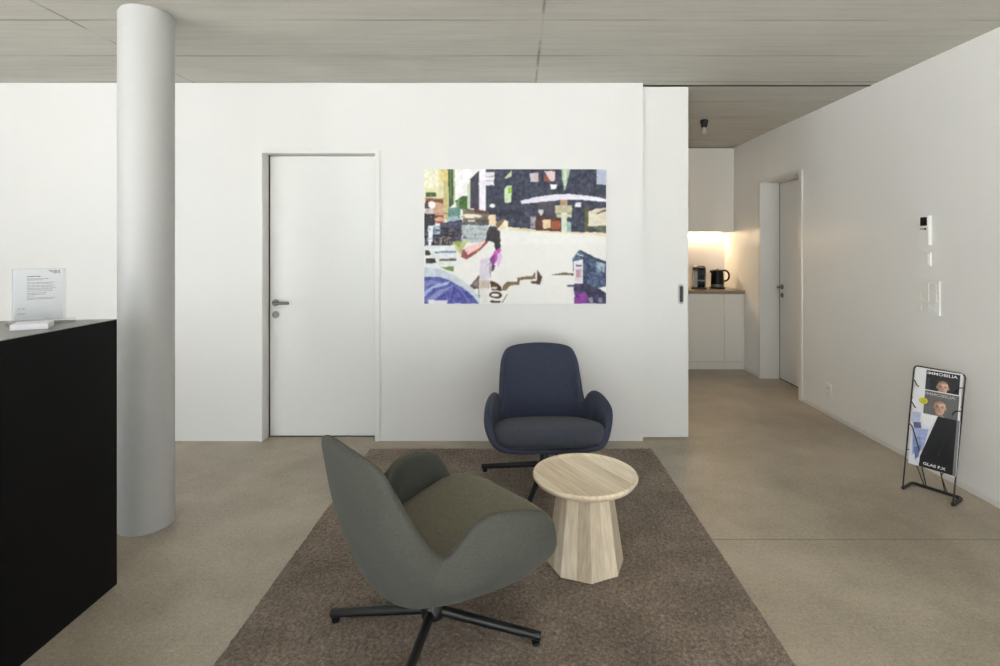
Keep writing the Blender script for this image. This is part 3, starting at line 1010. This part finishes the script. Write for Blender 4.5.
P(b_((720, 442), (800, 412), (810, 424), (726, 450)), (112, 82, 62))
P(b_((660, 552), (810, 552), (810, 610), (740, 600)), (96, 104, 88), var=18)
# right half figures
P(d_((65, 398), (190, 385), (208, 350), (216, 412), (80, 420), (72, 455), (-30, 458), (-30, 440), (60, 436)), (128, 108, 82), var=14)
P(d_((228, 338), (268, 395), (252, 458), (178, 448), (176, 434), (226, 430)), (86, 68, 58))
P(d_((348, 378), (440, 362), (535, 366), (535, 382)), (112, 97, 72))
P(d_((575, 175), (820, 282), (820, 470), (700, 500), (610, 450), (610, 250), (540, 262), (520, 250), (550, 205)), (72, 88, 118), var=26)
P(d_((572, 172), (590, 172), (700, 225), (820, 275), (820, 292), (690, 245)), (56, 62, 88))
P(d_((555, 195), (615, 215), (612, 226), (560, 206)), (226, 228, 236))
LN(d_, 526, 255, 530, 352, 9, (80, 88, 120))
P(d_((540, 275), (600, 270), (604, 450), (545, 450)), (226, 222, 232))
LN(d_, 550, 298, 600, 300, 12, (60, 66, 96))
P(d_((552, 328), (602, 328), (598, 402), (556, 402)), (202, 164, 180), var=26)
P(d_((720, 262), (792, 285), (790, 360), (722, 345)), (168, 190, 206), var=24)
for q in range(16):
    x = 615 + 180 * rng.random(); y = 250 + 180 * rng.random()
    LN(d_, x, y, x + 8, y + 60 * rng.random() + 20, 6, (44, 54, 80) if q % 2 else (130, 156, 180), .7)
LN(d_, 612, 270, 820, 380, 8, (50, 56, 80), .7); LN(d_, 612, 340, 820, 440, 8, (50, 56, 80), .7)
P(d_((536, 452), (650, 455), (760, 500), (820, 545), (820, 620), (540, 620)), (64, 62, 90), var=16)
P(d_((542, 530), (630, 520), (652, 560), (652, 620), (540, 620)), (132, 62, 152), var=18)
P(d_((650, 570), (690, 565), (700, 610), (670, 612)), (186, 180, 200), a=.7)
P(d_((735, 575), (775, 570), (770, 605), (740, 610)), (160, 164, 190), a=.7)
LN(d_, 476, 466, 542, 468, 14, (72, 82, 112))
R.C += (R.smooth_noise(5, rng) * 4)[..., None]
def blur(C):
    p = np.pad(C, ((1, 1), (1, 1), (0, 0)), 'edge')
    q = (p[:-2] + 2 * p[1:-1] + p[2:]) / 4
    return (q[:, :-2] + 2 * q[:, 1:-1] + q[:, 2:]) / 4
R.C = blur(R.C)

PX0, PX1, PZ0, PZ1, PT = -.669, .643, .999, 1.970, .03
t = empty('painting', ((PX0 + PX1) / 2, YB - .002, PZ0))
tag(t, 'wide unframed street scene painting hanging on the white back wall', 'painting')
w, hgt = PX1 - PX0, PZ1 - PZ0
bm = bmesh.new(); box(bm, -w / 2, w / 2, -PT + .0006, 0, 0, hgt, bevel=.002)
obj('stretched_canvas', bm, M['canvas'], t)
me = R.mesh('painted_surface', lambda u, v: ((u - .5) * (w - .003), np.full_like(u, -PT), hgt - .0015 - v * (hgt - .003)))
link('painted_surface', me, M['paint'], t)

# ------------------------------------------------------------------ switches on the right wall (local: face looks to -X)
def on_right(name, y, z):
    return empty(name, (XR - .0008, y, z), -PI / 2)    # local +x -> world -y, local -y -> world -x
t = on_right('thermostat', 3.437, 1.515)
tag(t, 'white room thermostat with small black display, topmost on the right wall', 'thermostat')
bm = bmesh.new(); box(bm, -.043, .045, -.021, 0, -.094, .094, bevel=.003)
obj('housing', bm, M['plastic'], t)
bm = bmesh.new(); box(bm, -.024, .032, -.0225, -.0205, .030, .084, bevel=.0008, seg=1)
obj('display', bm, M['display'], t)
bm = bmesh.new()
for q in range(3): box(bm, -.026 + q * .018, -.011 + q * .018, -.0235, -.0205, .004, .014, mi=0 if q < 2 else 1, bevel=.0006, seg=1)
obj('button_row', bm, [M['grey_plastic'], M['display']], t)
t = on_right('wall_switch', 3.432, 1.332)
tag(t, 'small square white switch between the thermostat and the nine part panel', 'switch')
bm = bmesh.new(); box(bm, -.041, .041, -.012, 0, -.043, .043, bevel=.002); obj('plate', bm, M['plastic'], t)
bm = bmesh.new(); box(bm, -.031, .031, -.0165, -.0115, -.033, .033, bevel=.0015); obj('rocker', bm, M['plastic'], t)
t = on_right('switch_panel', 3.425, 1.093)
tag(t, 'large square white panel of nine switches on the right wall', 'switch')
bm = bmesh.new(); box(bm, -.106, .106, -.012, 0, -.106, .106, bevel=.002); obj('plate', bm, M['plastic'], t)
for i in range(3):
    for j in range(3):
        bm = bmesh.new(); cx_, cz_ = (i - 1) * .062, (j - 1) * .062
        if i == 2 and j == 0:
            box(bm, cx_ - .026, cx_ + .026, -.0135, -.0115, cz_ - .026, cz_ + .026, bevel=.001, seg=1)
            vs = lathe(bm, [(0, 0), (.021, 0), (.021, .0045), (.018, .0045), (.018, .001), (0, .001)], 28)
            bmesh.ops.transform(bm, matrix=Matrix.Translation((cx_, -.0130, cz_)) @ Matrix.Rotation(PI / 2, 4, 'X'), verts=vs)
            obj('socket_insert', bm, M['plastic'], t)
        else:
            box(bm, cx_ - .026, cx_ + .026, -.0165, -.0115, cz_ - .026, cz_ + .026, bevel=.0022)
            obj('rocker', bm, M['plastic'], t)
t = on_right('wall_socket', 4.51, .206)
tag(t, 'small white power socket low on the right wall near the doorway', 'socket')
bm = bmesh.new(); box(bm, -.043, .043, -.011, 0, -.058, .058, bevel=.002); obj('plate', bm, M['plastic'], t)
bm = bmesh.new()
box(bm, -.03, .03, -.0125, -.0105, -.045, .045, bevel=.001, seg=1)
for zc in (-.022, .022):
    for xx in (-.010, 0, .010):
        box(bm, xx - .0025, xx + .0025, -.0130, -.0122, zc - .0025 + (0.004 if xx == 0 else 0), zc + .0025 + (0.004 if xx == 0 else 0), mi=1)
obj('socket_insert', bm, [M['plastic'], M['dark_steel']], t)

# ------------------------------------------------------------------ magazine rack
RW = .239
ang = math.atan2(-.834, .552)          # local +x runs along the rack width (left to right seen from the front)
RACK = Vector(((2.243 + 2.375) / 2, (3.140 + 2.941) / 2, 0))
t = empty('magazine_rack', RACK, ang)
tag(t, 'black wire magazine rack standing on the floor against the right wall', 'magazine rack')
hw = RW / 2
LEAN = .153 / .697                      # local +y leans back to the wall
def pz(x, z, fwd=0):                    # point in the leaning plane, fwd = distance in front of it
    n = Vector((0, -1, LEAN)).normalized()
    return Vector((x, LEAN * z, z)) + n * fwd
r0 = .0042
bm = bmesh.new()
tube(bm, fillet([(-hw, 0, .008), pz(-hw + .001, .703), pz(hw + .009, .697), (hw, 0, .008)], .024), r0, 10)
obj('side_frame', bm, M['black_metal'], t, sharp=60)
bm = bmesh.new()
tube(bm, fillet([(-hw, 0, .0092), (-hw, .128, .0092), (hw, .128, .0092), (hw, 0, .0092)], .02), .0088, 12)
obj('foot', bm, M['black_metal'], t, sharp=60)
for zc in (.52, .37, .225):
    bm = bmesh.new(); tube(bm, [pz(-hw, zc), pz(hw + .006, zc)], .0024, 8)
    obj('cross_wire', bm, M['black_metal'], t, sharp=60)
for sgn in (-1, 1):
    for zc, low in ((.622, .52), (.497, .37), (.372, None)):
        xs = sgn * hw + (.009 * zc / .697 if sgn > 0 else 0)
        xi = sgn * .045
        bm = bmesh.new()
        if low is None:
            pts = [pz(xs, zc), pz(xs - sgn * .012, zc, .030), pz(xs - sgn * .032, zc - .008, .042), pz(xi, zc - .130, .034), pz(xi, .20, .018), (xi, .121, .008)]
        else:
            pts = [pz(xs, zc), pz(xs - sgn * .008, zc, .020), pz(xs - sgn * .022, zc - .006, .030), pz(xs - sgn * .034, zc - .030, .030),
                   pz(xs - sgn * .034, zc - .034, -.002), pz(xs - sgn * .034, low, 0)] if zc > .55 else \
                  [pz(xs, zc), pz(xs - sgn * .008, zc, .026), pz(xs - sgn * .022, zc - .006, .035), pz(xs - sgn * .034, zc - .028, .035),
                   pz(xs - sgn * .034, zc - .032, -.002), pz(xs - sgn * .034, low, 0)]
        tube(bm, fillet(pts, .012, 4), .0030, 8)
        obj('pocket_wire', bm, M['black_metal'], t, sharp=60)
    bm = bmesh.new()
    tube(bm, fillet([pz(sgn * hw, .225), pz(sgn * .098, .225), pz(sgn * .055, .135), (sgn * .055, .126, .008)], .012, 4), .0030, 8)
    obj('support_wire', bm, M['black_metal'], t, sharp=60)

def face_on(R, cx, cy, s, skin, collar):
    dk = tuple(c * .45 for c in skin); md = tuple(c * .74 for c in skin); lt = tuple(min(255, c * 1.14) for c in skin)
    R.poly([(cx - 34 * s, cy + 72 * s), (cx - 16 * s, cy + 42 * s), (cx + 18 * s, cy + 42 * s), (cx + 36 * s, cy + 72 * s)], collar, var=4)
    R.poly([(cx - 13 * s, cy + 18 * s), (cx + 14 * s, cy + 18 * s), (cx + 14 * s, cy + 50 * s), (cx, cy + 58 * s), (cx - 13 * s, cy + 50 * s)], md, var=3)
    R.ell(cx - 23 * s, cy + 4 * s, 4.5 * s, 8 * s, md, var=3); R.ell(cx + 23 * s, cy + 4 * s, 4.5 * s, 8 * s, md, var=3)
    R.ell(cx, cy - 4 * s, 22.5 * s, 27 * s, skin, var=3); R.ell(cx, cy + 14 * s, 18.5 * s, 24 * s, skin, var=3)
    R.ell(cx - 15 * s, cy + 4 * s, 11 * s, 32 * s, dk, a=.45, soft=.6)
    R.ell(cx + 5 * s, cy - 12 * s, 12 * s, 9 * s, lt, a=.6, soft=.5)
    R.ell(cx - 1 * s, cy - 27 * s, 22 * s, 9 * s, tuple(c * .5 for c in skin), a=.55, soft=.5)
    for q in (-1, 1):
        R.ell(cx + q * 9.5 * s, cy - 4.5 * s, 6.5 * s, 1.6 * s, dk, var=2)
        R.ell(cx + q * 9.5 * s, cy + 1 * s, 4.6 * s, 2.2 * s, dk, var=2)
    R.poly([(cx - 1.5 * s, cy), (cx + 2 * s, cy), (cx + 5 * s, cy + 13 * s), (cx - 4.5 * s, cy + 13 * s)], md, a=.6, var=2)
    R.ell(cx, cy + 13 * s, 5 * s, 1.6 * s, dk, a=.7)
    R.ell(cx, cy + 22.5 * s, 9 * s, 2.0 * s, (150 * skin[0] / 215, 84 * skin[1] / 170, 78 * skin[2] / 150), var=2)
    R.ell(cx, cy + 26.5 * s, 6 * s, 1.4 * s, lt, a=.6)
    R.ell(cx, cy + 34 * s, 9 * s, 3 * s, md, a=.5, soft=.5)

MW, MH = .224, .297        # local print units: mm
def cover_art(kind):
    R = Raster(0, 0, 205, 290, 1.25, (222, 222, 224))
    if kind == 0:
        R.poly([(50, 8), (196, 8), (196, 270), (50, 270)], (24, 24, 25), var=2)
        R.poly([(52, 50), (70, 50), (70, 150), (52, 150)], (48, 56, 62), var=4)
        R.poly([(60, 150), (110, 128), (170, 130), (196, 160), (196, 270), (60, 270)], (34, 36, 40), var=4)
        face_on(R, 126, 90, 1.06, (208, 168, 146), (228, 228, 232))
    elif kind == 1:
        R.poly([(52, 6), (200, 6), (200, 270), (52, 270)], (98, 97, 96), var=4)
        R.poly([(60, 170), (100, 140), (170, 140), (200, 175), (200, 270), (60, 270)], (54, 56, 62), var=4)
        face_on(R, 122, 84, 1.12, (204, 166, 144), (170, 176, 186))
        R.ell(48, 66, 20, 18, (196, 190, 30), var=6)
        R.ell(48, 66, 12, 10, (176, 166, 24), var=6, a=.7)
    else:
        R.poly([(0, 0), (205, 0), (205, 290), (0, 290)], (216, 217, 224), var=3)
        R.poly([(0, 4), (38, 0), (36, 52), (0, 60)], (178, 186, 212), var=8)
        R.poly([(6, 60), (40, 52), (46, 84), (14, 92)], (94, 100, 130), var=8)
        R.poly([(8, 92), (78, 80), (60, 200), (14, 240)], (158, 172, 210), var=10)
        R.poly([(12, 150), (44, 130), (54, 190), (20, 232)], (132, 148, 190), var=10)
        R.poly([(20, 196), (50, 176), (44, 240), (30, 262)], (94, 110, 158), var=8)
        R.poly([(40, 0), (108, 0), (84, 70), (52, 60)], (228, 228, 230), var=3)
        R.poly([(112, 0), (192, 0), (192, 290), (48, 290), (50, 236)], (20, 20, 21), var=2)
        R.poly([(192, 0), (205, 0), (205, 290), (192, 290)], (120, 120, 122), var=3)
    return R
def magazine(kind, zbot, fwd, label, dx=0.0):
    tm = empty('magazine', RACK, ang)
    tag(tm, label, 'magazine', 'magazines in the wire rack')
    # orthonormal frame in the leaning plane
    up = Vector((0, LEAN, 1)).normalized(); n = Vector((0, -1, LEAN)).normalized()
    o0 = pz(dx, zbot, fwd)
    Mx = Matrix(((1, n.x * -1, up.x, o0.x), (0, -n.y, up.y, o0.y), (0, -n.z, up.z, o0.z), (0, 0, 0, 1)))   # local x, y(back), z(up)
    bm = bmesh.new(); box(bm, -MW / 2, MW / 2, .0006, .0075, 0, MH, bevel=.0012, seg=2)
    bmesh.ops.transform(bm, matrix=Mx, verts=bm.verts[:])
    obj('pages', bm, M['paper'], tm)
    R = cover_art(kind)
    me = R.mesh('cover', lambda u, v: ((u - .5) * MW, np.zeros_like(u), MH - v * MH))
    me.transform(Mx)
    cv = link('cover', me, M['cover'], tm)
    bm = bmesh.new()
    def T(x, ztop):
        return Mx @ Matrix.Translation((x, -.0006, ztop)) @ Matrix.Rotation(PI / 2, 4, 'X')
    if kind == 2:
        text_mesh(bm, 'GLAS F.X', .020, T(-.040, .016), 0, 1.3, .0006)
    else:
        text_mesh(bm, 'IMMOBILIA', .0225, T(-.054 if kind == 0 else -.055, MH - .031 if kind == 0 else MH - .029), 0, 1.32, .0003)
    obj('title', bm, M['white_ink'] if kind != 1 else M['grey_plastic'], cv)
    return tm
magazine(0, .407, .005, 'top magazine in the wire rack, black cover with a bald man', .005)
magazine(1, .290, .019, 'middle magazine in the wire rack, grey cover with bald man and yellow sticker', .008)
magazine(2, .156, .033, 'lowest magazine in the wire rack, black and pale blue diagonal cover', .018)

# ------------------------------------------------------------------ kitchen niche
KX0 = 0.89
t = empty('upper_cabinet', ((KX0 + XR) / 2, 6.61, 1.585))
tag(t, 'white handleless upper cabinet above the lit kitchen worktop', 'cabinet')
cxk = (KX0 + XR) / 2
bm = bmesh.new(); box(bm, KX0 - cxk + .002, XR - cxk - .002, -.128, .158, 0.0, ZC - 1.585 - .012)
obj('carcass', bm, M['cabinet'], t)
x = KX0 + .002
for wdt in (.565, .565, .577):
    bm = bmesh.new(); box(bm, x + .0015 - cxk, x + wdt - .0015 - cxk, -.150, -.130, 0.0, ZC - 1.585 - .014, bevel=.0015)
    obj('door', bm, M['cabinet'], t); x += wdt
t = empty('led_strip', (1.9, 6.748, 1.5845))
tag(t, 'warm glowing light strip under the upper kitchen cabinet', 'light strip')
bm = bmesh.new(); box(bm, -.9, .66, -.012, .012, -.010, -.0005, bevel=.001)
obj('profile', bm, M['led'], t)
# base units
bx = [(0.89, 1.775), (1.775, 2.605)]
units = [(0.892, 2.375, [(.0, .49), (.49, .88), (.88, 1.483)], 'wide white base cabinet under the coffee machine, half behind the sliding door'),
         (2.375, 2.6045, [(0, .209)], 'narrow white base cabinet in the corner by the right wall, right of the wide one')]
for q, (x0, x1, doors, lab) in enumerate(units):
    t = empty('base_cabinet', (x0, 6.18, 0))
    tag(t, lab, 'cabinet', 'white base cabinets of the kitchen niche')
    bm = bmesh.new(); box(bm, .001, x1 - x0 - .001, .022, .585, .092, .870)
    obj('carcass', bm, M['cabinet'], t)
    bm = bmesh.new(); box(bm, .001, x1 - x0 - .001, .012, .030, 0.0005, .086, bevel=.001, seg=1)
    obj('plinth', bm, M['cabinet'], t)
    for d0, d1 in doors:
        bm = bmesh.new(); box(bm, d0 + .0022, d1 - .0022, 0, .020, .092, .866, bevel=.0015)
        obj('door', bm, M['cabinet'], t)
    if q == 1:
        bm = bmesh.new(); box(bm, .211, x1 - x0 - .001, .004, .022, .0005, .870, bevel=.001, seg=1)
        obj('filler_strip', bm, M['cabinet'], t)
bm = bmesh.new(); box(bm, KX0 + .001, XR - .002, 6.165, YK - .002, .8705, .9075, bevel=.002)
tag(obj('worktop', bm, M['worktop']), 'beige stone worktop on the white kitchen base cabinets', 'worktop')
ZW = .9085
# coffee machine
t = empty('coffee_machine', (2.170, 6.43, ZW), -.30)
tag(t, 'small black and grey capsule coffee machine on the kitchen worktop', 'coffee machine')
bm = bmesh.new()
def arch(bm, x0, x1, y0, y1, z0, z1, r, n=10, mi=0):
    pts = [(y0, z0), (y1, z0), (y1, z1)] + [(y0 + r - r * math.sin(PI / 2 * k / n), z1 - r + r * math.cos(PI / 2 * k / n)) for k in range(n + 1)]
    A = [bm.verts.new((x0, y, z)) for y, z in pts]; B = [bm.verts.new((x1, y, z)) for y, z in pts]
    m = len(pts)
    fs = [bm.faces.new(A), bm.faces.new(list(reversed(B)))] + [bm.faces.new((A[i], B[i], B[(i + 1) % m], A[(i + 1) % m])) for i in range(m)]
    for f in fs: f.material_index = mi
arch(bm, -.075, -.022, -.10, .16, .022, .272, .06)
arch(bm, .062, .072, -.10, .16, .022, .255, .06)
obj('side_shell', bm, M['brown_plastic'], t)
bm = bmesh.new()
arch(bm, -.0215, .0615, -.02, .16, .022, .262, .05)
arch(bm, -.0215, .0615, -.105, -.0205, .165, .262, .05)
obj('brew_body', bm, M['black_gloss'], t)
bm = bmesh.new(); tube(bm, [(.02, -.065, .1645), (.02, -.065, .135)], .012, 14, radii=[.013, .008])
obj('spout', bm, M['black_gloss'], t)
bm = bmesh.new(); tube(bm, fillet([(-.018, -.09, .258), (-.018, -.125, .272), (.055, -.125, .272), (.055, -.09, .258)], .015, 4), .0065, 10)
obj('lever', bm, M['steel'], t, sharp=60)
bm = bmesh.new(); box(bm, -.022, .062, -.10, -.021, .093, .105, bevel=.002)
obj('cup_shelf', bm, M['steel'], t)
bm = bmesh.new(); box(bm, -.095, .085, -.130, .12, 0.0, .021, bevel=.008)
obj('tray', bm, M['brown_plastic'], t, sharp=40)
bm = bmesh.new(); lathe(bm, [(0, .022), (.032, .022), (.036, .026), (.036, .056), (.034, .06), (0, .06)], 28, cx=.02, cy=-.065)
obj('drip_cup', bm, M['black_gloss'], t, sharp=40)
# kettle
t = empty('kettle', (2.393, 6.45, ZW))
tag(t, 'black electric kettle with steel band beside the coffee machine', 'kettle')
bm = bmesh.new(); lathe(bm, [(0, 0), (.088, 0), (.09, .004), (.09, .014), (.078, .018), (0, .018)], 40); obj('power_base', bm, M['black_gloss'], t, sharp=40)
bm = bmesh.new(); lathe(bm, [(0, .0185), (.074, .0185), (.0765, .024), (.0765, .050), (.075, .0535), (0, .0535)], 40); obj('steel_band', bm, M['steel'], t, sharp=40)
bm = bmesh.new(); lathe(bm, [(0, .054), (.0755, .054), (.076, .06), (.070, .15), (.067, .205), (.064, .212), (0, .212)], 40)
vs = tube(bm, [(-.045, 0, .170), (-.062, 0, .193), (-.084, 0, .212)], .02, 12, radii=[.012, .019, .014])
obj('jug', bm, M['black_gloss'], t, sharp=40)
bm = bmesh.new(); lathe(bm, [(0, .2125), (.060, .2125), (.060, .219), (.045, .224), (.012, .226), (.012, .234), (0, .236)], 32); obj('lid', bm, M['black_gloss'], t, sharp=40)
bm = bmesh.new(); tube(bm, fillet([(.055, 0, .212), (.105, 0, .218), (.142, 0, .175), (.135, 0, .115), (.108, 0, .092), (.066, 0, .088)], .03, 6), .011, 12)
obj('handle', bm, M['black_gloss'], t, sharp=60)

# bare lamp on the ceiling
t = empty('ceiling_lamp', (1.757, 5.07, ZC - .0005))
tag(t, 'small black bulb holder with unlit frosted bulb on the passage ceiling', 'ceiling lamp')
bm = bmesh.new(); lathe(bm, [(0, 0), (.030, 0), (.034, -.004), (.038, -.012), (.026, -.066), (.023, -.070), (0, -.070)], 32); obj('holder', bm, M['socket_black'], t, sharp=40)
bm = bmesh.new(); lathe(bm, [(0, -.0705), (.013, -.0705), (.014, -.078), (.024, -.096), (.029, -.112), (.026, -.128), (.015, -.139), (0, -.142)], 28); obj('bulb', bm, M['bulb'], t, True)

# ------------------------------------------------------------------ light
def portal(name, loc, rot, sx, sy):
    l = bpy.data.lights.new(name, 'AREA'); l.shape = 'RECTANGLE'; l.size = sx; l.size_y = sy
    l.cycles.is_portal = True
    o = bpy.data.objects.new(name, l); COL.objects.link(o); o.location = loc; o.rotation_euler = rot
for (u0, u1, z0, z1) in REARW:
    portal('window_light', ((u0 + u1) / 2, YR - .26, (z0 + z1) / 2), (PI / 2, 0, PI), u1 - u0, z1 - z0)
for (u0, u1, z0, z1) in LEFTW:
    portal('window_light', (XL - .26, (u0 + u1) / 2, (z0 + z1) / 2), (PI / 2, 0, -PI / 2), u1 - u0, z1 - z0)
w = bpy.data.worlds.new('sky'); S.world = w; w.use_nodes = True
nt = w.node_tree; bg = nt.nodes['Background']
bg.inputs['Color'].default_value = (0.85, 0.945, 1.03, 1)
bg.inputs['Strength'].default_value = 4.0
sl_ = bpy.data.lights.new('sun', 'SUN'); sl_.energy = 70.0; sl_.angle = math.radians(0.6); sl_.color = (.93, .965, 1.03)
so = bpy.data.objects.new('sun', sl_); COL.objects.link(so)
so.rotation_euler = Vector((.25, .80, -1.05)).to_track_quat('-Z', 'Y').to_euler()
l = bpy.data.lights.new('under_cabinet_light', 'AREA'); l.shape = 'RECTANGLE'; l.size = 1.5; l.size_y = .02
l.energy = 7.5; l.color = (1.0, .72, .42)
o = bpy.data.objects.new('under_cabinet_light', l); COL.objects.link(o); o.location = (1.78, 6.748, 1.5735); o.rotation_euler = (0, 0, 0)

S.view_settings.view_transform = 'Standard'
S.view_settings.look = 'None'
S.view_settings.exposure = 0.28
S.view_settings.gamma = 1.0
S.view_settings.use_curve_mapping = False
S.cycles.use_denoising = True
S.cycles.max_bounces = 14
S.cycles.diffuse_bounces = 8
S.cycles.glossy_bounces = 5
S.cycles.transmission_bounces = 10
S.cycles.caustics_reflective = False
S.cycles.caustics_refractive = False
